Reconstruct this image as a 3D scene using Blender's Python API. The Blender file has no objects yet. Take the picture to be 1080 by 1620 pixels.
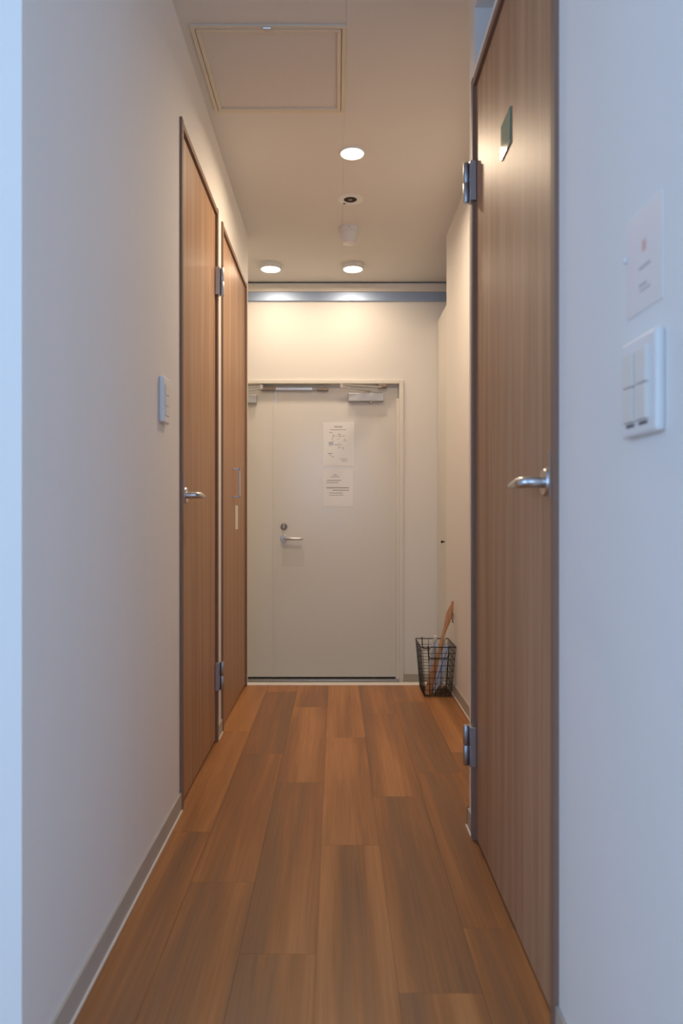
import bpy, bmesh, math, random
from mathutils import Vector, Matrix
random.seed(7)
S = bpy.context.scene
C = S.collection

# ------------------------------------------------------------------ camera, world, exposure
H = 0.92                       # camera height above the wood floor
FPX = 1100.0                   # focal length in pixels of the 1080-wide frame
cam_d = bpy.data.cameras.new('camera')
cam_d.sensor_fit = 'HORIZONTAL'; cam_d.sensor_width = 36.0
cam_d.lens = 36.0*FPX/1080.0
cam_d.shift_x = 8.0/1080.0; cam_d.shift_y = 2.0/1080.0
cam_d.clip_start = 0.02
cam_d.dof.use_dof = True; cam_d.dof.focus_distance = 3.3; cam_d.dof.aperture_fstop = 5.6
cam = bpy.data.objects.new('camera', cam_d); C.objects.link(cam)
cam.location = (0, 0, H); cam.rotation_euler = (math.radians(90), 0, 0)
S.camera = cam

SKY = 3.7
LAMP = 9.6
world = bpy.data.worlds.new('world'); S.world = world; world.use_nodes = True
bg = world.node_tree.nodes['Background']
bg.inputs[0].default_value = (0.43, 0.65, 1.0, 1); bg.inputs[1].default_value = SKY
S.view_settings.view_transform = 'Standard'; S.view_settings.look = 'None'
S.view_settings.exposure = 0.14; S.view_settings.gamma = 1.0
S.view_settings.use_curve_mapping = False

def portal(name, loc, rot, sx, sy):       # daylight sampling guides in the window openings
    d = bpy.data.lights.new(name, 'AREA'); d.shape = 'RECTANGLE'; d.size = sx; d.size_y = sy
    d.cycles.is_portal = True
    o = bpy.data.objects.new(name, d); C.objects.link(o); o.location = loc; o.rotation_euler = rot
WIN_BACK = (-1.5, 0.4, 0.85, 2.25)      # x0 x1 z0 z1 in the wall behind the camera
WIN_LEFT = (-1.6, 0.2, 0.30, 2.30)      # y0 y1 z0 z1 added in the unseen room's left wall for side daylight
WIN_RIGHT = (-2.2, -0.4, 0.30, 2.30)    # y0 y1 z0 z1 added in its right wall to light the corridor's left wall
WIN_WC = (1.05, 1.4, 1.7, 2.2)             # y0 y1 z0 z1 added in the outer right wall to light the opening above the door
portal('daylight_portal', (-0.55, -2.45, 1.55), (math.radians(90), 0, 0), 1.9, 1.4)
portal('daylight_portal', (-2.55, -0.7, 1.3), (0, math.radians(-90), 0), 2.0, 1.8)
portal('daylight_portal', (1.55, -1.3, 1.3), (0, math.radians(90), 0), 2.0, 1.8)
portal('daylight_portal', (1.55, 1.225, 1.95), (0, math.radians(90), 0), 0.5, 0.35)

# ------------------------------------------------------------------ materials
def mat(name, col, rough=0.6, metal=0.0, bump=None, spec=0.5, coat=0.0, vary=None):
    m = bpy.data.materials.new(name); m.use_nodes = True
    n = m.node_tree.nodes; l = m.node_tree.links; b = n['Principled BSDF']
    b.inputs['Base Color'].default_value = (*col, 1); b.inputs['Roughness'].default_value = rough
    b.inputs['Metallic'].default_value = metal; b.inputs['Specular IOR Level'].default_value = spec
    b.inputs['Coat Weight'].default_value = coat
    if bump or vary:
        tc = n.new('ShaderNodeTexCoord')
    if bump:
        sc, st = bump
        t = n.new('ShaderNodeTexNoise'); t.inputs['Scale'].default_value = sc; t.inputs['Detail'].default_value = 3
        bp = n.new('ShaderNodeBump'); bp.inputs['Strength'].default_value = st; bp.inputs['Distance'].default_value = 0.002
        l.new(tc.outputs['Object'], t.inputs['Vector']); l.new(t.outputs['Fac'], bp.inputs['Height'])
        l.new(bp.outputs['Normal'], b.inputs['Normal'])
    if vary:
        sc, amt = vary
        t = n.new('ShaderNodeTexNoise'); t.inputs['Scale'].default_value = sc; t.inputs['Detail'].default_value = 4
        mx = n.new('ShaderNodeMix'); mx.data_type = 'RGBA'
        mx.inputs[6].default_value = (*[c*(1-amt) for c in col], 1); mx.inputs[7].default_value = (*[min(1, c*(1+amt)) for c in col], 1)
        l.new(tc.outputs['Object'], t.inputs['Vector']); l.new(t.outputs['Fac'], mx.inputs[0]); l.new(mx.outputs[2], b.inputs['Base Color'])
    return m

def wood(name, dark, mid, light, band, fine, rough=0.4, objrand=False, bumpst=0.15, coat=0.0, spec=0.5, ramp=(0.32, 0.68)):
    """grain stretched along one local axis; band and fine are XYZ scale vectors"""
    m = bpy.data.materials.new(name); m.use_nodes = True
    n = m.node_tree.nodes; l = m.node_tree.links; b = n['Principled BSDF']
    tc = n.new('ShaderNodeTexCoord'); src = tc.outputs['Object']
    if objrand:
        oi = n.new('ShaderNodeObjectInfo')
        mu = n.new('ShaderNodeMath'); mu.operation = 'MULTIPLY'; mu.inputs[1].default_value = 37.0
        l.new(oi.outputs['Random'], mu.inputs[0])
        va = n.new('ShaderNodeVectorMath'); va.operation = 'ADD'
        l.new(src, va.inputs[0]); l.new(mu.outputs[0], va.inputs[1]); src = va.outputs[0]
    def noise(scale, detail, dist=0.0):
        mp = n.new('ShaderNodeMapping'); mp.inputs['Scale'].default_value = scale
        l.new(src, mp.inputs['Vector'])
        t = n.new('ShaderNodeTexNoise'); t.inputs['Scale'].default_value = 1.0; t.inputs['Detail'].default_value = detail
        t.inputs['Distortion'].default_value = dist
        l.new(mp.outputs[0], t.inputs['Vector']); return t
    n1 = noise(band, 2.5, 0.25); n2 = noise(fine, 5, 0.4)
    r = n.new('ShaderNodeValToRGB'); e = r.color_ramp.elements
    e[0].position = ramp[0]; e[0].color = (*dark, 1); e[1].position = ramp[1]; e[1].color = (*light, 1)
    x = e.new(0.5); x.color = (*mid, 1)
    if objrand:
        ad = n.new('ShaderNodeMath'); ad.operation = 'MULTIPLY_ADD'; ad.inputs[1].default_value = 0.12; ad.inputs[2].default_value = -0.05
        l.new(oi.outputs['Random'], ad.inputs[0])
        a2 = n.new('ShaderNodeMath'); a2.operation = 'ADD'; l.new(ad.outputs[0], a2.inputs[0]); l.new(n1.outputs['Fac'], a2.inputs[1])
        l.new(a2.outputs[0], r.inputs['Fac'])
    else:
        l.new(n1.outputs['Fac'], r.inputs['Fac'])
    r2 = n.new('ShaderNodeMapRange'); r2.inputs[1].default_value = 0.3; r2.inputs[2].default_value = 0.7
    r2.inputs[3].default_value = 0.87; r2.inputs[4].default_value = 1.09
    l.new(n2.outputs['Fac'], r2.inputs[0])
    mx = n.new('ShaderNodeMix'); mx.data_type = 'RGBA'; mx.blend_type = 'MULTIPLY'; mx.inputs[0].default_value = 1.0
    cc = n.new('ShaderNodeCombineColor')
    for i in range(3): l.new(r2.outputs[0], cc.inputs[i])
    l.new(r.outputs[0], mx.inputs[6]); l.new(cc.outputs[0], mx.inputs[7]); l.new(mx.outputs[2], b.inputs['Base Color'])
    bp = n.new('ShaderNodeBump'); bp.inputs['Strength'].default_value = bumpst; bp.inputs['Distance'].default_value = 0.001
    l.new(n2.outputs['Fac'], bp.inputs['Height']); l.new(bp.outputs[0], b.inputs['Normal'])
    b.inputs['Roughness'].default_value = rough; b.inputs['Coat Weight'].default_value = coat
    b.inputs['Specular IOR Level'].default_value = spec
    return m

def emit(name, col, st):
    m = bpy.data.materials.new(name); m.use_nodes = True
    b = m.node_tree.nodes['Principled BSDF']; b.inputs['Base Color'].default_value = (0.9, 0.9, 0.88, 1)
    b.inputs['Emission Color'].default_value = (*col, 1); b.inputs['Emission Strength'].default_value = st
    return m

def clear(name, col, alpha, rough=0.15):
    m = mat(name, col, rough); b = m.node_tree.nodes['Principled BSDF']; b.inputs['Alpha'].default_value = alpha
    return m

M = {}
M['wall'] = mat('white_wallpaper', (0.86, 0.84, 0.81), 0.85, bump=(260, 0.12))
M['ceil'] = mat('ceiling_paper', (0.78, 0.755, 0.725), 0.9, bump=(180, 0.15))
M['panel'] = mat('hatch_panel', (0.74, 0.71, 0.68), 0.85, bump=(120, 0.25))
M['hatchframe'] = mat('cream_frame', (0.78, 0.71, 0.58), 0.5)
M['base'] = mat('beige_vinyl', (0.50, 0.46, 0.40), 0.5, vary=(9, 0.06))
M['caulk'] = mat('white_caulk', (0.82, 0.78, 0.72), 0.5)
M['door'] = wood('oak_laminate', (0.385, 0.222, 0.128), (0.44, 0.260, 0.152), (0.495, 0.303, 0.184),
                 (1.0, 26, 0.9), (1.0, 160, 3.0), rough=0.47, bumpst=0.1, spec=0.2)
M['frame'] = mat('brown_frame', (0.27, 0.17, 0.125), 0.6, spec=0.3)
M['dark'] = mat('dark_gap', (0.03, 0.022, 0.018), 0.8)
M['plank'] = wood('vinyl_plank', (0.265, 0.132, 0.063), (0.36, 0.157, 0.057), (0.48, 0.22, 0.082),
                  (13, 0.6, 1.0), (150, 4.0, 1.0), rough=0.42, objrand=True, bumpst=0.12, spec=0.3, ramp=(0.36, 0.64))
M['underlay'] = mat('floor_brown', (0.26, 0.13, 0.065), 0.5, vary=(4, 0.2))
M['steel'] = mat('satin_steel', (0.62, 0.63, 0.65), 0.28, 1.0)
M['hinge'] = mat('satin_hinge_steel', (0.50, 0.53, 0.58), 0.38, 1.0)
M['header'] = mat('blue_grey_metal', (0.40, 0.50, 0.68), 0.5, 1.0)  # metal strip tinted an even blue-grey
M['edoor'] = mat('cream_painted_steel', (0.80, 0.775, 0.73), 0.2, vary=(2.5, 0.015))
M['eframe'] = mat('cream_frame_paint', (0.84, 0.80, 0.73), 0.4)
M['closer'] = mat('grey_closer_paint', (0.52, 0.53, 0.56), 0.4, 0.3)
M['brown_metal'] = mat('bronze_metal', (0.28, 0.22, 0.17), 0.4, 0.8)
M['rubber'] = mat('black_rubber', (0.02, 0.02, 0.02), 0.6)
M['tile'] = mat('entrance_tile', (0.42, 0.40, 0.36), 0.5, vary=(18, 0.12))
M['white'] = mat('white_plastic', (0.82, 0.82, 0.82), 0.35)
M['rocker'] = mat('ivory_rocker', (0.80, 0.78, 0.73), 0.35)
M['sensor'] = mat('sensor_plastic', (0.76, 0.76, 0.77), 0.4)
M['paper'] = mat('white_paper', (0.94, 0.94, 0.96), 0.5)
M['notice'] = mat('pale_pink_paper', (0.85, 0.81, 0.79), 0.5)
M['sleeve'] = clear('clear_sleeve', (0.97, 0.97, 0.98), 0.06, 0.08)
M['faint_tint'] = clear('faint_brown_tint', (0.60, 0.52, 0.44), 0.05, 0.3)
M['ink'] = mat('grey_ink', (0.28, 0.28, 0.30), 0.6)
M['inkblue'] = mat('pale_blue_print', (0.50, 0.56, 0.66), 0.6)
M['inkred'] = mat('red_ink', (0.78, 0.50, 0.46), 0.6)
M['inkpale'] = mat('pale_ink', (0.50, 0.49, 0.50), 0.6)
M['green'] = mat('green_sign', (0.17, 0.30, 0.21), 0.06)
M['wire'] = mat('black_wire', (0.025, 0.02, 0.018), 0.45, 0.4)
M['beech'] = wood('beech', (0.46, 0.22, 0.09), (0.56, 0.29, 0.13), (0.64, 0.36, 0.18), (60, 60, 4), (200, 200, 8), rough=0.4)
M['cord'] = mat('dark_cord', (0.06, 0.045, 0.04), 0.7)
M['vinyl_blue'] = clear('clear_blue_vinyl', (0.66, 0.71, 0.82), 0.8, 0.25)
M['vinyl_white'] = clear('clear_white_vinyl', (0.88, 0.88, 0.88), 0.62, 0.2)
M['cabinet'] = mat('cabinet_white', (0.80, 0.76, 0.70), 0.45)
M['glass'] = clear('window_glass', (1, 1, 1), 0.05, 0.02)
M['alu'] = mat('window_alu', (0.6, 0.6, 0.6), 0.35, 0.8)
M['lampwarm'] = emit('warm_diffuser', (1.0, 0.86, 0.66), 14.0)

# ------------------------------------------------------------------ helpers
WL = {}                                             # world location of every object made here
def place(o, loc, parent=None):
    loc = Vector(loc); WL[o.name] = loc
    if parent is not None:
        o.parent = parent; o.location = loc - WL[parent.name]
    else:
        o.location = loc
def empty(name, loc, parent=None):
    o = bpy.data.objects.new(name, None); o.empty_display_size = 0.05; C.objects.link(o)
    place(o, loc, parent); return o
def tag(o, label=None, cat=None, group=None, kind=None):
    for k, v in (('label', label), ('category', cat), ('group', group), ('kind', kind)):
        if v: o[k] = v
    return o
def build(name, bm, m, parent=None, smooth=False, origin=None):
    bmesh.ops.recalc_face_normals(bm, faces=bm.faces)
    vs = [v.co for v in bm.verts]
    if origin is None:
        lo = [min(v[i] for v in vs) for i in range(3)]; hi = [max(v[i] for v in vs) for i in range(3)]
        origin = Vector([(a+b)/2 for a, b in zip(lo, hi)])
    origin = Vector(origin)
    bmesh.ops.translate(bm, verts=bm.verts, vec=-origin)
    me = bpy.data.meshes.new(name); bm.to_mesh(me); bm.free()
    if smooth:
        for p in me.polygons: p.use_smooth = True
        me.set_sharp_from_angle(angle=math.radians(40))
    me.materials.append(m)
    o = bpy.data.objects.new(name, me); C.objects.link(o); place(o, origin, parent)
    return o
def bx(bm, x0, x1, y0, y1, z0, z1, bev=0.0, seg=2):
    x0, x1 = sorted((x0, x1)); y0, y1 = sorted((y0, y1)); z0, z1 = sorted((z0, z1))
    t = bmesh.new()
    bmesh.ops.create_cube(t, size=1.0)
    for v in t.verts:
        v.co = Vector(((x0+x1)/2+v.co.x*(x1-x0), (y0+y1)/2+v.co.y*(y1-y0), (z0+z1)/2+v.co.z*(z1-z0)))
    if bev:
        bmesh.ops.bevel(t, geom=t.edges[:], offset=bev, segments=seg, affect='EDGES', profile=0.5)
    me = bpy.data.meshes.new('tmp'); t.to_mesh(me); t.free(); bm.from_mesh(me); bpy.data.meshes.remove(me)
    return bm
def box(name, x0, x1, y0, y1, z0, z1, m, parent=None, bev=0.0, seg=2):
    return build(name, bx(bmesh.new(), x0, x1, y0, y1, z0, z1, bev, seg), m, parent)
def boxes(name, lst, m, parent=None, bev=0.0):
    bm = bmesh.new()
    for b in lst: bx(bm, *b, bev=bev)
    return build(name, bm, m, parent)
def tube(bm, pts, r, seg=8, closed=False, scale=None):
    pts = [Vector(p) for p in pts]; n = len(pts); rings = []; up = None
    for i, p in enumerate(pts):
        a = pts[i-1] if (i > 0 or closed) else p; b = pts[(i+1) % n] if (i < n-1 or closed) else p
        t = (b-a).normalized()
        if up is None:
            up = t.orthogonal().normalized()
        up = (up - t*up.dot(t))
        up = up.normalized() if up.length > 1e-6 else t.orthogonal().normalized()
        s = t.cross(up); rr = r[i] if isinstance(r, (list, tuple)) else r
        rings.append([bm.verts.new(p + (up*math.cos(k*2*math.pi/seg) + s*math.sin(k*2*math.pi/seg))*rr) for k in range(seg)])
    for i in range(n-1 if not closed else n):
        A, B = rings[i], rings[(i+1) % n]
        for k in range(seg): bm.faces.new((A[k], A[(k+1) % seg], B[(k+1) % seg], B[k]))
    if not closed:
        bm.faces.new(rings[0][::-1]); bm.faces.new(rings[-1])
    return bm
def lathe(bm, prof, c, axis='Z', seg=40, capa=False, capb=False):
    """profile of (radius, height) revolved round an axis through c"""
    c = Vector(c); rings = []
    for r, h in prof:
        ring = []
        for k in range(seg):
            a = 2*math.pi*k/seg; u, v = r*math.cos(a), r*math.sin(a)
            d = {'Z': (u, v, h), 'X': (h, u, v), 'Y': (u, h, v)}[axis]
            ring.append(bm.verts.new(c+Vector(d)))
        rings.append(ring)
    for A, B in zip(rings, rings[1:]):
        for k in range(seg): bm.faces.new((A[k], A[(k+1) % seg], B[(k+1) % seg], B[k]))
    if capa: bm.faces.new(rings[0])
    if capb: bm.faces.new(rings[-1])
    return bm
def struct(o, label, cat):
    return tag(o, label, cat, kind='structure')

# ------------------------------------------------------------------ the setting
CE = 2.43                       # ceiling height
XL, XR, XF = -0.484, 0.390, 0.598   # left wall, near right wall, far right wall planes
YL0, YE = 1.07, 3.80            # near corner and far end of the left wall
YS = 3.772                      # wood floor edge
YW = 4.56                       # wall with the entrance door
GF = -0.19                      # entrance floor level
T = 0.10

# floor: slab, planks laid one by one
fl = boxes('floor', [(-2.7, 1.7, -2.6, YS-0.02, -0.30, -0.004)], M['underlay'])
struct(fl, 'brown wood-look plank floor of the corridor', 'floor')
PW, PL = 0.161, 0.925
SX = -0.042
phase = {-4: 0.3, -3: 2.008, -2: 1.734, -1: 1.452, 0: 1.927, 1: 1.333, 2: 1.542, 3: 1.75}
gap = 0.0003
pm = {}
for k in range(-4, 4):
    x0, x1 = SX+k*PW, SX+(k+1)*PW
    y = phase[k]
    while y > 0.25: y -= PL
    while y < YS-0.06:
        y0, y1 = max(y, -0.4), min(y+PL, YS-0.055)
        if y1-y0 > 0.02:
            key = round(y1-y0, 4)
            if key not in pm:
                o = box('plank', x0+gap, x1-gap, y0+gap, y1-gap, -0.004, 0.0, M['plank'])
                pm[key] = o.data
                c = WL[o.name]; o.parent = fl; o.location = c-WL[fl.name]
            else:
                o = bpy.data.objects.new('plank', pm[key]); C.objects.link(o)
                place(o, ((x0+x1)/2, (y0+y1)/2, -0.002), fl)
        y += PL
struct(boxes('trim_1', [(-1.0, 1.1, YS-0.055, YS, -0.035, 0.003), (-1.0, 1.1, YS-0.02, YS-0.005, GF, -0.035)], M['caulk'], bev=0.002),
       'white nosing strip at the far edge of the wood floor', 'trim')
struct(boxes('floor_entrance', [(-1.1, 1.2, YS-0.02, 4.80, GF-0.1, GF)], M['tile']), 'low grey entrance floor in front of the steel door', 'floor')

# ceiling with the board joint running along the corridor
ce = boxes('ceiling', [(-2.7, 0.0294, -2.6, 2.146, CE, CE+0.1), (0.030, 1.7, -2.6, 4.535, CE, CE+0.1),
                       (-2.7, -0.455, 2.146, 2.616, CE, CE+0.1), (-2.7, 0.0294, 2.616, 4.535, CE, CE+0.1),
                       (-0.6, 0.1, 2.1, 2.7, CE+0.1, CE+0.12), (0.02, 0.04, -2.6, 4.6, CE+0.1, CE+0.11), (-2.7, 1.7, 4.5, 4.8, CE+0.012, CE+0.12)], M['ceil'])
struct(ce, 'off-white papered ceiling of the corridor', 'ceiling')

D1 = (2.147, 2.815); D2 = (2.919, 3.715); D3 = (1.2187, 1.978)   # outer frame extents of the doors along the corridor
ZF = 2.142                                                        # top of door frames
struct(boxes('wall_left', [(XL-T, XL, YL0, D1[0], 0, CE), (XL-T, XL, D1[0], D1[1], ZF, CE), (XL-T, XL, D1[1], D2[0], 0, CE),
                           (XL-T, XL, D2[0], D2[1], ZF, CE), (XL-T, XL, D2[1], YE, 0, CE),
                           (-2.7, XL-T, YL0, YL0+T, 0, CE),
                           (-1.1, XL-T, YE-T, YE, 0, CE), (-1.1, -1.0, YE, YW, GF, CE)], M['wall']),
       'white papered wall on the left with two wooden doors', 'wall')
TR = (1.25, 1.960, 2.182, 2.345)                                  # opening above the right door: y0 y1 z0 z1
TW = 0.12
struct(boxes('wall_right', [(XR, XR+TW, 0.70, D3[0], 0, CE), (XR+TW, 1.6, 0.70, 0.80, 0, CE), (XR, XR+TW, D3[0], D3[1], ZF, TR[2]),
                            (XR, XR+TW, D3[0], TR[0], TR[2], CE), (XR, XR+TW, TR[0], TR[1], TR[3], CE),
                            (XR, XR+TW, TR[1], D3[1], TR[2], CE),
                            (XR, XR+TW, D3[1], 2.04, 0, CE), (XR+TW, 1.6, 1.99, 2.04, 0, CE),
                            (XF, XF+T, 2.04, YE-0.02, 0, CE), (XF+T, 1.2, YE-0.1, YE-0.02, 0, CE)], M['wall']),
       'white papered wall on the right with the near wooden door', 'wall')
EX0, EX1, EZ = -0.86, 0.411, 1.769                                # clear opening of the entrance door
struct(boxes('wall_end', [(EX1+0.02, 1.2, YW, YW+0.2, GF, CE), (-1.1, EX0-0.02, YW, YW+0.2, GF, CE), (EX0-0.02, EX1+0.02, YW, YW+0.2, EZ+0.012, CE),
                          (1.1, 1.2, YE-0.02, YW, GF, CE)], M['wall']),
       'cream wall around the entrance door at the end of the corridor', 'wall')
w = WIN_BACK; v = WIN_WC; wl = WIN_LEFT; wr = WIN_RIGHT
def pierced(x0, x1, ya, yb, holes):      # a wall along y with window openings
    out = []; y = ya
    for (p, q_, z0, z1) in holes:
        out += [(x0, x1, y, p, 0, CE), (x0, x1, p, q_, 0, z0), (x0, x1, p, q_, z1, CE)]; y = q_
    return out + [(x0, x1, y, yb, 0, CE)]
struct(boxes('wall_back', [(-2.7, w[0], -2.6, -2.5, 0, CE), (w[1], 1.7, -2.6, -2.5, 0, CE), (w[0], w[1], -2.6, -2.5, 0, w[2]), (w[0], w[1], -2.6, -2.5, w[3], CE),
                           ] + pierced(-2.7, -2.6, -2.5, 4.6, [wl]) + pierced(1.6, 1.7, -2.5, 4.6, [wr, v]), M['wall']),
       'white outer walls of the bright room in front of the corridor', 'wall')
w1 = struct(boxes('window_1', [(w[0], w[1], -2.58, -2.54, w[2], w[2]+0.04), (w[0], w[1], -2.58, -2.54, w[3]-0.04, w[3]), (w[0], w[0]+0.04, -2.58, -2.54, w[2], w[3]),
                        (w[1]-0.04, w[1], -2.58, -2.54, w[2], w[3]), ((w[0]+w[1])/2-0.02, (w[0]+w[1])/2+0.02, -2.58, -2.54, w[2], w[3])], M['alu']),
       'wide aluminium window of the bright room before the corridor', 'window')
def side_window(name, x, h, label):
    y0, y1, z0, z1 = h
    struct(boxes(name, [(x-0.02, x+0.02, y0, y1, z0, z0+0.04), (x-0.02, x+0.02, y0, y1, z1-0.04, z1), (x-0.02, x+0.02, y0, y0+0.04, z0, z1), (x-0.02, x+0.02, y1-0.04, y1, z0, z1)], M['alu']), label, 'window')
side_window('window_2', -2.65, wl, 'added tall aluminium window in the left wall of the unseen bright room')
side_window('window_3', 1.65, wr, 'added tall aluminium window in the right wall of the unseen bright room')
side_window('window_4', 1.65, v, 'added small high window of the unseen room behind the right wooden door')

# baseboards with their pale caulk line
def baseb(name, segs, label):
    o = boxes(name, [s[0] for s in segs], M['base']); struct(o, label, 'baseboard')
    boxes('caulk_line', [s[1] for s in segs], M['caulk'], o)
bh = 0.056
def lseg(y0, y1): return ((XL, XL+0.006, y0, y1, 0.0, bh), (XL+0.006, XL+0.010, y0, y1, 0.0, 0.004))
baseb('baseboard_left', [lseg(YL0, D1[0]), lseg(D1[1], D2[0]), lseg(D2[1], YE-0.09), ((-2.6, XL+0.006, YL0-0.006, YL0, 0, bh), (-2.6, XL+0.006, YL0-0.010, YL0-0.006, 0, 0.004))], 'low beige baseboard along the left wall')
def rseg(x, y0, y1): return ((x-0.006, x, y0, y1, 0.0, bh), (x-0.010, x-0.006, y0, y1, 0.0, 0.004))
baseb('baseboard_right', [rseg(XR, 0.70, D3[0]), rseg(XR, D3[1], 2.046), ((XR-0.006, XF, 2.04, 2.046, 0, bh), (XR-0.01, XF, 2.046, 2.05, 0, 0.004)), rseg(XF, 2.05, YS-0.055)],
      'low beige baseboard along the right wall')
baseb('baseboard_end', [((EX1+0.03, 0.66, YW-0.006, YW, GF, GF+bh), (EX1+0.03, 0.66, YW-0.01, YW-0.006, GF, GF+0.004))], 'short olive-grey baseboard right of the entrance door')

# metal strip and shadow gap under the ceiling of the end wall
struct(boxes('trim_2', [(-1.0, 1.1, YW-0.02, YW, CE-0.062, CE-0.010)], M['eframe']), 'beige upper band above the metal strip on the end wall', 'trim')
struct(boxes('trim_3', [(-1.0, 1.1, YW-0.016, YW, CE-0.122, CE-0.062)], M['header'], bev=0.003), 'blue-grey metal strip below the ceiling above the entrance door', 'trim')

# ------------------------------------------------------------------ wooden doors
def hinge(parent, xs, sx, yc, z0, z1):
    """xs wall plane, sx = direction out of the wall, yc the joint between leaf and jamb"""
    h = empty('hinge', (xs, yc, z0), parent)
    zm = (z0+z1)/2
    boxes('hinge_plate', [(xs-sx*0.001, xs+sx*0.017, yc-0.010, yc+0.022, z0+0.001, z1-0.001)], M['hinge'], h, bev=0.0012)
    bm = bmesh.new()
    prof = [(0.0005, z0), (0.0068, z0), (0.0078, z0+0.0012), (0.0078, zm-0.0015), (0.007, zm-0.0005), (0.007, zm+0.0005), (0.0078, zm+0.0015),
            (0.0078, z1-0.0012), (0.0068, z1), (0.0005, z1)]
    lathe(bm, prof, (xs+sx*0.0245, yc+0.012, 0), 'Z', 20, True, True)
    build('hinge_knuckle', bm, M['hinge'], h, smooth=True)
    box('hinge_screw', xs+sx*0.0150, xs+sx*0.0185, yc-0.012, yc-0.008, zm-0.003, zm+0.003, M['steel'], h, bev=0.001)

def lever(parent, xs, sx, y, z, into=1, L=0.112, proj=0.050):
    h = empty('door_handle', (xs, y, z), parent)
    bm = bmesh.new()
    lathe(bm, [(0.0005, 0), (0.026, 0), (0.026, sx*0.009), (0.023, sx*0.013), (0.0005, sx*0.013)], (xs, y, z), 'X', 32, True, True)
    build('rosette', bm, M['steel'], h, smooth=True)
    bm = bmesh.new(); r = 0.0105
    pts = [(xs+sx*0.004, y, z), (xs+sx*0.030, y, z)]
    for k in range(1, 6):
        a = k/5*math.pi/2
        pts.append((xs+sx*(0.030+(proj-0.030)*math.sin(a)), y+into*0.02*(1-math.cos(a)), z))
    for k in range(1, 6):
        pts.append((xs+sx*(proj-0.004*k/5), y+into*(0.02+(L-0.02)*k/5), z-0.0025*k/5))
    rr = [r]*7 + [r*0.93, r*0.84, r*0.72, r*0.58, r*0.35]
    tube(bm, pts, rr, 16)
    build('lever', bm, M['steel'], h, smooth=True)
    return h

def hung_door(name, xs, sx, d, label, flip):
    """frame flush in the wall plane xs, leaf set a few mm behind; hinges at the far jamb"""
    fw = 0.024; px = xs+sx*0.008; back = xs-sx*T
    root = empty(name, (xs, (d[0]+d[1])/2, 0)); struct(root, label, 'door')
    fr = empty('door_frame', (xs, (d[0]+d[1])/2, 0), root)
    box('jamb', back, px, d[0], d[0]+fw, 0, ZF+0.004, M['frame'], fr, bev=0.0015)
    box('jamb', back, px, d[1]-fw, d[1], 0, ZF+0.004, M['frame'], fr, bev=0.0015)
    box('head', back, px-sx*0.001, d[0]+fw, d[1]-fw, ZF-0.021, ZF, M['frame'], fr, bev=0.0015)
    box('stop', xs-sx*0.046, xs-sx*0.070, d[0]+fw, d[1]-fw, ZF-0.045, ZF-0.021, M['dark'], fr)
    leaf = box('door_leaf', xs-sx*0.039, xs-sx*0.002, d[0]+fw+0.003, d[1]-fw-0.002, 0.010, ZF-0.025, M['door'], root, bev=0.001)
    for z0 in (0.209, 1.795):
        hinge(root, xs, sx, d[1]-fw-0.002, z0, z0+0.113)
    lever(root, xs-sx*0.002, sx, d[0]+fw+0.034, 0.977)
    box('strike_plate', xs+sx*0.0, xs+sx*0.0095, d[0]+fw-0.001, d[0]+fw+0.0015, 0.947, 1.032, M['steel'], root)
    return root
hung_door('door_1', XL, 1, D1, 'brown wood laminate door with lever handle in the left wall', False)
d3 = hung_door('door_3', XR, -1, D3, 'large brown wood laminate door with green sign in the right wall', True)

# folding closet door
root = empty('door_2', (XL, (D2[0]+D2[1])/2, 0)); struct(root, 'narrow folding wooden closet door with bar handle at the far left', 'door')
fr = empty('door_frame', (XL, (D2[0]+D2[1])/2, 0), root); fw = 0.022
for y0 in (D2[0], D2[1]-fw): box('jamb', XL-T, XL+0.008, y0, y0+fw, 0, ZF+0.004, M['frame'], fr, bev=0.0015)
box('head', XL-T, XL+0.007, D2[0]+fw, D2[1]-fw, ZF-0.021, ZF, M['frame'], fr, bev=0.0015)
ys = 3.317
for a, b in ((D2[0]+fw+0.002, ys-0.0018), (ys+0.0018, D2[1]-fw-0.002)):
    box('folding_leaf', XL-0.030, XL-0.002, a, b, 0.010, ZF-0.024, M['door'], root, bev=0.001)
h = empty('bar_handle', (XL, 3.262, 0.99), root)
bm = bmesh.new(); x = XL-0.002
bx(bm, x, x+0.036, 3.256, 3.268, 0.993, 1.001, 0.001); bx(bm, x, x+0.036, 3.256, 3.268, 1.124, 1.132, 0.001)
build('bracket', bm, M['steel'], h); box('bar', x+0.028, x+0.036, 3.256, 3.268, 0.993, 1.132, M['steel'], h, bev=0.0015)

# ------------------------------------------------------------------ entrance door
er = empty('door_4', (-0.2, YW, GF)); struct(er, 'cream steel double entrance door with closer at the corridor end', 'door')
FY = YW-0.012; LY = 4.605
fr = empty('door_frame', (-0.2, FY, GF), er)
box('jamb', EX1, EX1+0.028, FY, 4.70, GF, EZ+0.024, M['eframe'], fr, bev=0.002)
box('jamb', EX0-0.028, EX0, FY, 4.70, GF, EZ+0.024, M['eframe'], fr, bev=0.002)
box('head', EX0, EX1, FY, 4.70, EZ, EZ+0.024, M['eframe'], fr, bev=0.002)
box('stop', EX1-0.018, EX1, FY+0.012, LY+0.03, GF+0.02, 1.672, M['eframe'], fr, bev=0.002)
box('stop', EX0, EX1, LY+0.008, LY+0.05, EZ-0.012, EZ, M['eframe'], fr)
box('threshold', EX0, EX1, FY+0.005, 4.70, GF, GF+0.018, M['steel'], er, bev=0.003)
XM = -0.402
zb = GF+0.026
rl = box('door_leaf', XM+0.001, EX1-0.002, LY, LY+0.05, zb, EZ-0.014, M['edoor'], er, bev=0.002)
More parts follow.
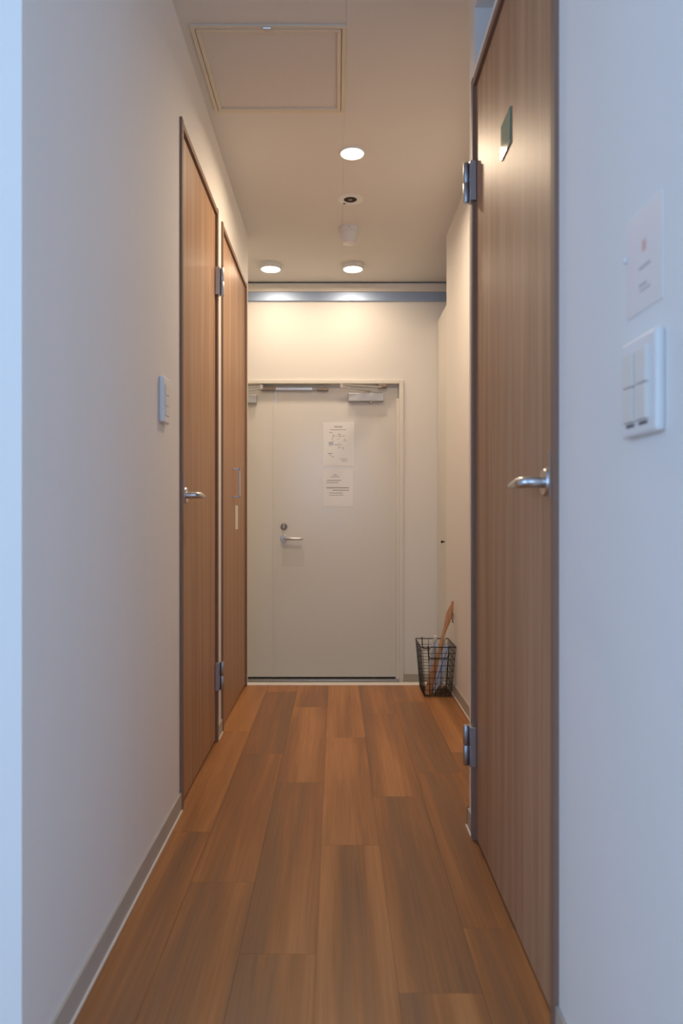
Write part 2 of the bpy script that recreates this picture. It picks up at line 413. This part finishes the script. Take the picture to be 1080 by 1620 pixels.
box('door_leaf', EX0+0.003, XM-0.001, LY, LY+0.05, zb, EZ-0.014, M['edoor'], er, bev=0.002)
box('astragal', XM-0.016, XM+0.003, LY-0.004, LY+0.001, zb, EZ-0.13, M['edoor'], er, bev=0.0012)
box('bottom_seal', EX0+0.01, EX1-0.02, LY+0.006, LY+0.04, GF+0.018, zb, M['rubber'], er)
# lever and thumb turn
hx, hz = (449-532)*LY/FPX, H-(852-812)*LY/FPX
h = empty('door_handle', (hx, LY, hz), er)
bm = bmesh.new(); lathe(bm, [(0.0005, 0), (0.024, 0), (0.024, -0.006), (0.020, -0.010), (0.0005, -0.010)], (hx, LY, hz), 'Y', 32, True, True)
build('rosette', bm, M['steel'], h, smooth=True)
bm = bmesh.new()
tube(bm, [(hx, LY-0.004, hz), (hx, LY-0.035, hz), (hx+0.004, LY-0.046, hz), (hx+0.014, LY-0.052, hz), (hx+0.06, LY-0.053, hz), (hx+0.115, LY-0.052, hz), (hx+0.128, LY-0.049, hz)],
     [0.010, 0.010, 0.0105, 0.0105, 0.0095, 0.009, 0.006], 16)
build('lever', bm, M['steel'], h, smooth=True)
kz = H-(833-812)*LY/FPX
h = empty('thumb_turn', (hx, LY, kz), er)
bm = bmesh.new(); lathe(bm, [(0.0005, 0), (0.022, 0), (0.022, -0.006), (0.018, -0.010), (0.0005, -0.010)], (hx, LY, kz), 'Y', 32, True, True)
build('turn_plate', bm, M['brown_metal'], h, smooth=True)
box('turn_knob', hx-0.004, hx+0.004, LY-0.028, LY-0.008, kz-0.013, kz+0.016, M['steel'], h, bev=0.002)
# door closers, right and (mostly hidden) left
def closer(xs, sgn, zc):
    """xs spindle position, body towards both sides, elbow towards the meeting stile"""
    c = empty('door_closer', (xs, LY, zc), er)
    box('closer_body', xs-sgn*0.15, xs+sgn*0.082, LY-0.048, LY, zc-0.028, zc+0.026, M['closer'], c, bev=0.004)
    bm = bmesh.new(); lathe(bm, [(0.0005, zc-0.036), (0.012, zc-0.036), (0.012, zc-0.027), (0.0005, zc-0.027)], (xs, LY-0.024, 0), 'Z', 20, True, True)
    lathe(bm, [(0.0005, zc+0.026), (0.009, zc+0.026), (0.009, zc+0.046), (0.0005, zc+0.046)], (xs, LY-0.024, 0), 'Z', 20, True, True)
    build('spindle', bm, M['steel'], c, smooth=True)
    E = Vector((xs-sgn*0.195, LY-0.165, zc+0.046))
    def flat(name, a, b, wd, th, m):
        a, b = Vector(a), Vector(b); t = (b-a).normalized(); s = Vector((-t.y, t.x, 0)).normalized()*wd/2; u = Vector((0, 0, th/2))
        bm = bmesh.new(); vs = [bm.verts.new(p+q) for p in (a, b) for q in (-s-u, s-u, s+u, -s+u)]
        for f in ((0, 1, 2, 3), (4, 5, 6, 7), (0, 1, 5, 4), (1, 2, 6, 5), (2, 3, 7, 6), (3, 0, 4, 7)): bm.faces.new([vs[i] for i in f])
        build(name, bm, m, c)
    flat('arm', (xs, LY-0.024, zc+0.042), E, 0.022, 0.007, M['steel'])
    flat('arm', E+Vector((0, 0, 0.012)), (xs+sgn*0.065, FY+0.004, zc+0.062), 0.018, 0.007, M['steel'])
    box('arm_bracket', xs+sgn*0.045, xs+sgn*0.10, FY-0.004, FY+0.045, zc+0.062, EZ, M['brown_metal'], c, bev=0.002)
    bm = bmesh.new(); lathe(bm, [(0.0005, -0.006), (0.012, -0.006), (0.012, 0.02), (0.0005, 0.02)], E, 'Z', 20, True, True)
    build('elbow', bm, M['steel'], c, smooth=True)
closer(0.228, 1, 1.683)
closer(-0.675, -1, 1.672)
# door coordinator under the head
c = empty('door_stay', (-0.3, LY, 1.74), er)
q = lambda px: (px-532)*4.58/FPX
zc = H+197*4.58/FPX
box('slide_box', q(413), q(436), 4.572, 4.598, zc-0.012, zc+0.012, M['brown_metal'], c, bev=0.002)
box('slide_rail', q(435), q(494), 4.575, 4.595, zc-0.011, zc+0.009, M['steel'], c, bev=0.002)
box('end_bracket', q(501), q(519), 4.572, 4.600, zc-0.013, zc+0.007, M['brown_metal'], c, bev=0.002)
bm = bmesh.new(); tube(bm, [(q(493), 4.585, zc-0.003), (q(502), 4.585, zc-0.003)], 0.0045, 12); build('slide_rod', bm, M['steel'], c, smooth=True)
box('mount', q(411), q(415), 4.575, 4.60, zc, EZ, M['brown_metal'], c)
# thin, faint brownish see-through patch below the lever
q = lambda px: (px-532)*LY/FPX
z_ = lambda py: H-(py-812)*LY/FPX
tag(box('tint_patch', q(446), q(481), LY-0.0008, LY, z_(897), z_(868), M['faint_tint']), 'faint brownish see-through patch on the entrance door under its lever', 'faint_patch')

# ------------------------------------------------------------------ sheets on the entrance door
def sheet(x0, x1, y1, y0, label, marks):
    r = empty('notice_sheet', (q((x0+x1)/2), LY, z_(y0))); tag(r, label, 'notice', 'sheets on the entrance door')
    box('paper', q(x0+1), q(x1-1), LY-0.0012, LY-0.0002, z_(y0-1), z_(y1+1), M['paper'], r)
    box('sleeve', q(x0), q(x1), LY-0.0022, LY-0.0016, z_(y0), z_(y1), M['sleeve'], r)
    for mname in ('ink', 'inkblue'):
        l = [(q(a), q(b), LY-0.0015, LY-0.0012, z_(d), z_(c)) for (a, b, c, d, k) in marks if k == mname]
        if l: tag(boxes('print', l, M[mname], r), kind='stuff')      # hair-fine print marks
up = [(529+i*2.6, 530.6+i*2.6, 674, 676.6, 'ink') for i in range(5)] + [(522, 547, 679.4, 680.3, 'ink'), (520.5, 526, 684, 684.8, 'ink')]
rr = random.Random(3)
for i in range(30):                                # the small line map
    a = rr.uniform(519, 546); b = rr.uniform(686, 708)
    if rr.random() < 0.5: up.append((a, a+rr.uniform(1.5, 5), b, b+0.5, 'ink'))
    else: up.append((a, a+0.45, b, b+rr.uniform(1.5, 4), 'ink'))
up += [(520, 527, 699, 704, 'inkblue'), (526, 545, 690, 690.5, 'ink'), (527, 542, 703, 703.6, 'ink'),
       (518, 526, 717, 718.2, 'ink'), (521, 523, 720, 721.2, 'ink'), (524, 528, 722, 722.8, 'ink'), (538, 549, 726, 726.7, 'ink'), (540, 549, 729, 729.7, 'ink')]
sheet(510, 561.5, 667, 738, 'upper white notice with small map on the entrance door', up)
lo = [(527, 533, 751, 752, 'ink'), (523, 537, 754, 754.8, 'ink'), (517, 539, 759.5, 760.6, 'ink'), (516, 535, 763, 764, 'ink'),
      (516, 552, 771, 772.4, 'ink'), (526, 552, 775, 776.2, 'ink'), (521, 542, 779.5, 780.4, 'ink'), (521, 543, 783, 783.7, 'ink')]
sheet(510, 559.5, 742.5, 802, 'lower white notice with printed lines on the entrance door', lo)

# ------------------------------------------------------------------ tall cabinet in the entrance recess
cb = empty('shoe_cabinet', (0.663, 4.1, GF)); tag(cb, 'tall white cabinet in the recess right of the entrance door', 'cabinet')
CX = 0.663
box('cabinet_body', CX+0.02, 1.095, YE, YW-0.002, GF, 2.18, M['cabinet'], cb)
box('cabinet_door', CX, CX+0.019, YE+0.003, YW-0.004, GF+0.03, 2.178, M['cabinet'], cb, bev=0.001)
bm = bmesh.new(); ky, kz2 = 4.262, 0.745
lathe(bm, [(0.0005, 0), (0.004, 0), (0.004, -0.010), (0.008, -0.014), (0.008, -0.022), (0.0005, -0.024)], (CX, ky, kz2), 'X', 20, True, True)
build('cabinet_knob', bm, M['wire'], cb, smooth=True)

# ------------------------------------------------------------------ ceiling fittings
def downlight(px, py, dia, hang, label, power=1.0, spread=165):
    y = (CE-hang-H)*FPX/(812-py); x = (px-532)*y/FPX
    r0 = dia/2
    r = empty('downlight', (x, y, CE)); tag(r, label, 'downlight', 'warm round downlights in the ceiling')
    bm = bmesh.new()
    lathe(bm, [(r0*0.86, CE-hang-0.001), (r0*0.90, CE-hang-0.003), (r0*0.98, CE-hang-0.002), (r0, CE-hang), (r0*1.02, CE)], (x, y, 0), 'Z', 48)
    build('trim_ring', bm, M['white'], r, smooth=True)
    bm = bmesh.new(); lathe(bm, [(0.0005, CE-hang-0.0015), (r0*0.88, CE-hang-0.001), (r0*0.88, CE-hang+0.0005 if hang else CE-0.0004)], (x, y, 0), 'Z', 48, True, True)
    build('diffuser', bm, M['lampwarm'], r, smooth=True)
    d = bpy.data.lights.new('downlight_lamp', 'AREA'); d.shape = 'DISK'; d.size = r0*1.7; d.energy = LAMP*power; d.color = (1.0, 0.775, 0.545)
    d.spread = math.radians(spread)
    o = bpy.data.objects.new('downlight_lamp', d); C.objects.link(o); o.parent = r; o.location = (0, 0, -hang-0.005)
downlight(557, 243, 0.108, 0.003, 'nearest ceiling downlight, in front of the smoke detector')
downlight(558, 426, 0.130, 0.024, 'right one of the pair of downlights before the entrance door', 0.26, 178)
downlight(428, 426, 0.130, 0.024, 'left one of the pair of downlights before the entrance door', 0.26, 178)

# sprinkler ring, its recess drawn as a dark disc
y = (CE-H)*FPX/(812-315); x = (554-532)*y/FPX
r = empty('sprinkler_ring', (x, y, CE)); tag(r, 'round ceiling ring with a dark disc for its shaded recess between downlight and detector', 'sprinkler')
bm = bmesh.new(); lathe(bm, [(0.031, CE-0.002), (0.034, CE-0.005), (0.055, CE-0.004), (0.062, CE-0.001), (0.062, CE)], (x, y, 0), 'Z', 40)
build('ring', bm, M['white'], r, smooth=True)
bm = bmesh.new(); lathe(bm, [(0.031, CE-0.0025), (0.0305, CE-0.0012), (0.0005, CE-0.0010)], (x, y, 0), 'Z', 40)
build('dark_disc', bm, M['dark'], r, smooth=True)  # nearly flat disc, the shade of the recess put into its colour
bm = bmesh.new(); lathe(bm, [(0.004, CE-0.001), (0.004, CE-0.003), (0.009, CE-0.0035), (0.009, CE-0.004), (0.0005, CE-0.0042)], (x, y, 0), 'Z', 16)
build('sprinkler_head', bm, M['brown_metal'], r, smooth=True)
box('clip', x-0.034, x-0.024, y+0.034, y+0.040, CE-0.0065, CE-0.004, M['dark'], r)

# detector
y = (CE-H)*FPX/(812-361); x = (552-532)*y/FPX
r = empty('smoke_detector', (x, y, CE)); tag(r, 'white plastic cup-shaped detector hanging from the ceiling', 'detector')
bm = bmesh.new(); lathe(bm, [(0.048, CE), (0.0475, CE-0.024), (0.046, CE-0.027), (0.040, CE-0.028)], (x, y, 0), 'Z', 40)
build('detector_base', bm, M['sensor'], r, smooth=True)
bm = bmesh.new(); lathe(bm, [(0.044, CE-0.026), (0.0445, CE-0.040), (0.041, CE-0.058), (0.034, CE-0.078), (0.031, CE-0.084), (0.0005, CE-0.086)], (x, y, 0), 'Z', 40)
build('detector_cup', bm, M['sensor'], r, smooth=True)
bm = bmesh.new(); lathe(bm, [(0.0005, -0.0485), (0.0022, -0.0485), (0.0022, -0.045)], (x, y, CE-0.010), 'Y', 12)
build('indicator', bm, M['dark'], r)

# access hatch
hx0, hx1, hy0, hy1 = -0.4545, 0.0300, 2.1465, 2.6155
r = empty('access_hatch', ((hx0+hx1)/2, (hy0+hy1)/2, CE)); tag(r, 'square framed access hatch in the ceiling near the left wall', 'hatch')
def hframe(name, a, wd, z0, z1):
    return boxes(name, [(hx0+a, hx1-a, hy0+a, hy0+a+wd, z0, z1), (hx0+a, hx1-a, hy1-a-wd, hy1-a, z0, z1),
                        (hx0+a, hx0+a+wd, hy0+a+wd, hy1-a-wd, z0, z1), (hx1-a-wd, hx1-a, hy0+a+wd, hy1-a-wd, z0, z1)], M['hatchframe'], r, bev=0.0012)
hframe('outer_frame', 0.0, 0.013, CE-0.006, CE+0.03)
hframe('inner_frame', 0.0150, 0.013, CE-0.007, CE+0.02)
box('hatch_panel', hx0+0.028, hx1-0.028, hy0+0.028, hy1-0.028, CE-0.001, CE+0.02, M['panel'], r)
lx = (422-532)*2.15/FPX
box('latch', lx-0.014, lx+0.014, hy0+0.003, hy0+0.020, CE-0.011, CE-0.005, M['steel'], r, bev=0.002)

# ------------------------------------------------------------------ switches and right-wall notice
s = empty('wall_switch', (XL, 1.934, 1.17)); tag(s, 'white switch plate on the left wall beside the wooden door', 'switch', 'wall switches')
box('switch_plate', XL, XL+0.013, 1.897, 1.968, 1.170, 1.297, M['white'], s, bev=0.004)
for a, b in ((1.190, 1.215), (1.217, 1.245), (1.247, 1.277)):
    box('rocker', XL+0.011, XL+0.0155, 1.911, 1.954, a, b, M['rocker'], s, bev=0.001)
s = empty('wall_switch', (XR, 0.87, 1.018)); tag(s, 'wide white double switch plate on the near right wall', 'switch', 'wall switches')
box('switch_plate', XR-0.012, XR, 0.8234, 0.925, 1.018, 1.142, M['white'], s, bev=0.004)
for y0 in (0.842, 0.879):
    for a, b in ((1.036, 1.079), (1.081, 1.124)):
        box('rocker', XR-0.0165, XR-0.010, y0, y0+0.031, a, b, M['rocker'], s, bev=0.0012)
    box('rocker_slot', XR-0.0125, XR-0.011, y0+0.004, y0+0.027, 1.030, 1.0335, M['rubber'], s)
s = empty('notice_sheet', (XR, 0.88, 1.18)); tag(s, 'small pale notice with red mark above the switch on the right wall', 'notice')
box('paper', XR-0.0012, XR, 0.8314, 0.9306, 1.178, 1.307, M['notice'], s)
box('sleeve', XR-0.002, XR-0.0015, 0.8304, 0.9316, 1.177, 1.308, M['sleeve'], s)
[box('print', *b_, M['inkpale'], s) for b_ in [(XR-0.0015, XR-0.0012, 0.862, 0.894, 1.231, 1.2345), (XR-0.0015, XR-0.0012, 0.872, 0.894, 1.209, 1.2125), (XR-0.0015, XR-0.0012, 0.862, 0.890, 1.2025, 1.205)]]
boxes('red_mark', [(XR-0.0015, XR-0.0012, 0.873, 0.885, 1.252, 1.266)], M['inkred'], s)
bm = bmesh.new(); lathe(bm, [(0.0005, 0), (0.0035, 0), (0.0035, -0.004), (0.0005, -0.006)], (XR, 0.934, 1.258), 'X', 16, True, True)
build('pin', bm, M['white'], s, smooth=True)

# ------------------------------------------------------------------ sign on the right door, card on the closet door
s = empty('door_sign', (XR, 1.6, 1.752)); tag(s, 'small glossy green sign plate high on the right wooden door', 'sign')
box('sign_plate', XR-0.0015, XR+0.002, 1.560, 1.645, 1.752, 1.834, M['green'], s, bev=0.0008)
s = empty('name_card', (XL, 3.386, 0.84)); tag(s, 'plain cream card below the closet door handle', 'card')
box('card', XL-0.002, XL-0.0012, 3.342, 3.428, 0.842, 0.958, M['cabinet'], s)

# ------------------------------------------------------------------ basket with shoehorn and umbrellas
bk = empty('wire_basket', (0.505, 3.57, 0)); tag(bk, 'black wire basket on the floor at the end of the right wall', 'basket')
RX = (0.420, 0.592); RY = (3.450, 3.692); RZ = 0.255           # rim
BX = (0.440, 0.572); BY = (3.472, 3.670); BZ = 0.006           # bottom
def P(u, v, t):                                                # u,v in 0..1 across, t height 0..1
    x0 = BX[0]+(RX[0]-BX[0])*t; x1 = BX[1]+(RX[1]-BX[1])*t; y0 = BY[0]+(RY[0]-BY[0])*t; y1 = BY[1]+(RY[1]-BY[1])*t
    return (x0+(x1-x0)*u, y0+(y1-y0)*v, BZ+(RZ-BZ)*t)
def loop(t): return [P(0, 0, t), P(1, 0, t), P(1, 1, t), P(0, 1, t)]
bm = bmesh.new()
def seg(bm, a, b, r, s=6): tube(bm, [a, b], r, s)
L = loop(1.0)
for i in range(4): seg(bm, L[i], L[(i+1) % 4], 0.0026, 8)
build('rim', bm, M['wire'], bk, smooth=True)
bm = bmesh.new()
for k in range(0, 8):
    L = loop(k/8)
    for i in range(4): seg(bm, L[i], L[(i+1) % 4], 0.0014)
nx, ny = 5, 7
for k in range(nx+1):
    for v_ in (0, 1): seg(bm, P(k/nx, v_, 0), P(k/nx, v_, 1), 0.0014)
    seg(bm, P(k/nx, 0, 0), P(k/nx, 1, 0), 0.0014)
for k in range(1, ny):
    for u_ in (0, 1): seg(bm, P(u_, k/ny, 0), P(u_, k/ny, 1), 0.0014)
    seg(bm, P(0, k/ny, 0), P(1, k/ny, 0), 0.0014)
for k in range(1, 12): seg(bm, P(0, k/12, 0), P(1, k/12, 0), 0.0012)
build('wire_grid', bm, M['wire'], bk)
for v_, o_ in ((0, -0.005), (1, 0.005)):
    bm = bmesh.new()
    pts = []
    for (u, t) in ((0.2, 1.03), (0.2, 0.84), (0.215, 0.80), (0.25, 0.78), (0.75, 0.78), (0.785, 0.80), (0.8, 0.84), (0.8, 1.03)):
        p = P(u, v_, t); pts.append((p[0], p[1]+o_, p[2]))
    tube(bm, pts, 0.0028, 8)
    build('handle', bm, M['wire'], bk, smooth=True)

# shoehorn: flat tapered paddle
A = Vector((0.456, 3.482, 0.012)); B = Vector((0.583, 3.494, 0.478))
t = (B-A).normalized(); sd = Vector((1, 0, 0)); sd = (sd-t*sd.dot(t)).normalized(); nn = t.cross(sd)
Ln = (B-A).length
r = empty('shoehorn', A); tag(r, 'long beech wood shoehorn leaning out of the wire basket', 'shoehorn')
prof = [(0, 0.024, 0.003), (0.02, 0.032, 0.004), (0.08, 0.036, 0.005), (0.2, 0.034, 0.006), (0.34, 0.025, 0.007), (0.46, 0.019, 0.009), (0.56, 0.017, 0.010), (0.66, 0.016, 0.010),
        (0.74, 0.023, 0.010), (0.82, 0.033, 0.010), (0.87, 0.034, 0.010), (0.92, 0.025, 0.010), (0.96, 0.016, 0.009), (0.99, 0.014, 0.008), (1.0, 0.010, 0.006)]
bm = bmesh.new(); rings = []
for (u, wd, th) in prof:
    c = A+t*(Ln*u) + sd*(0.0025*math.sin(u*9) if u > 0.6 else 0) ; cur = 0.006*max(0, 1-u/0.35)
    ring = []
    for k in range(14):
        a = 2*math.pi*k/14; ca, sa = math.cos(a), math.sin(a)
        ring.append(bm.verts.new(c+sd*(ca*wd/2)+nn*(sa*th/2+cur*(ca*ca))))
    rings.append(ring)
for X, Y in zip(rings, rings[1:]):
    for k in range(14): bm.faces.new((X[k], X[(k+1) % 14], Y[(k+1) % 14], Y[k]))
bm.faces.new(rings[0]); bm.faces.new(rings[-1])
build('shoehorn_blade', bm, M['beech'], r, smooth=True)
c0 = A+t*(Ln*0.87)+sd*0.0145
bm = bmesh.new(); lp = []
fy = -0.009
for (dx, dz) in ((0, 0), (0.003, 0.004), (0.008, 0.001), (0.0095, -0.010), (0.007, -0.020), (0.003, -0.027), (0.0, -0.033), (0.002, -0.041), (0.005, -0.043), (0.006, -0.038), (0.003, -0.031),
                 (0.0, -0.024), (-0.002, -0.018), (0.0, -0.008)):
    lp.append((c0.x+dx*0.7, c0.y+fy, c0.z+dz))
tube(bm, lp, 0.0015, 6, closed=True)
bx(bm, c0.x-0.0018, c0.x+0.0018, c0.y+fy, c0.y+0.002, c0.z-0.0018, c0.z+0.0018)
build('cord_loop', bm, M['cord'], r, smooth=True)

# folded umbrellas
def umbrella(a, b, rad, m, label, handle_len=0.05, pleats=7, hm='white'):
    a, b = Vector(a), Vector(b); t = (b-a).normalized(); s1 = t.orthogonal().normalized(); s2 = t.cross(s1); Ln = (b-a).length
    r = empty('umbrella', a); tag(r, label, 'umbrella', 'folded umbrellas in the wire basket')
    bm = bmesh.new(); rings = []; N = pleats*6
    for u, f in ((0.04, 0.25), (0.10, 0.45), (0.30, 0.75), (0.55, 0.95), (0.8, 1.0), (0.93, 0.9), (1.0, 0.7)):
        ring = []
        for k in range(N):
            ang = 2*math.pi*k/N + u*1.1
            rr = rad*f*(0.64+0.36*math.cos(pleats*2*math.pi*k/N)) * (1+0.08*math.sin(3*ang))
            ring.append(bm.verts.new(a+t*(Ln*u)+s1*(rr*math.cos(ang))+s2*(rr*math.sin(ang))))
        rings.append(ring)
    for X, Y in zip(rings, rings[1:]):
        for k in range(N): bm.faces.new((X[k], X[(k+1) % N], Y[(k+1) % N], Y[k]))
    bm.faces.new(rings[0]); bm.faces.new(rings[-1])
    build('canopy', bm, m, r, smooth=True)
    bm = bmesh.new(); tube(bm, [a, a+t*(Ln+0.01)], 0.004, 10); build('shaft', bm, M['steel'], r, smooth=True)
    bm = bmesh.new()
    for k in range(pleats):
        ang = 2*math.pi*k/pleats
        tube(bm, [a+t*(Ln*0.12)+(s1*math.cos(ang+.13)+s2*math.sin(ang+.13))*rad*0.47, a+t*(Ln*0.55)+(s1*math.cos(ang+.6)+s2*math.sin(ang+.6))*rad*0.97,
                  a+t*(Ln*1.02)+(s1*math.cos(ang+1.1)+s2*math.sin(ang+1.1))*rad*0.72], 0.0012, 6)
    build('ribs', bm, M['steel'], r)
    if handle_len:
        bm = bmesh.new(); tube(bm, [a+t*(Ln+0.008), a+t*(Ln+0.012), a+t*(Ln+handle_len), a+t*(Ln+handle_len+0.004)], [0.007, 0.0095, 0.0095, 0.006], 14)
        build('handle', bm, M[hm], r, smooth=True)
umbrella((0.492, 3.510, 0.014), (0.566, 3.545, 0.240), 0.020, M['vinyl_blue'], 'folded pale blue vinyl umbrella in front inside the wire basket', 0.0)
umbrella((0.545, 3.60, 0.014), (0.556, 3.615, 0.235), 0.018, M['vinyl_white'], 'folded clear umbrella by the wall inside the wire basket', 0.035, 6)
umbrella((0.492, 3.620, 0.014), (0.514, 3.640, 0.235), 0.021, M['vinyl_white'], 'folded clear white umbrella at the back of the wire basket', 0.04, 8)
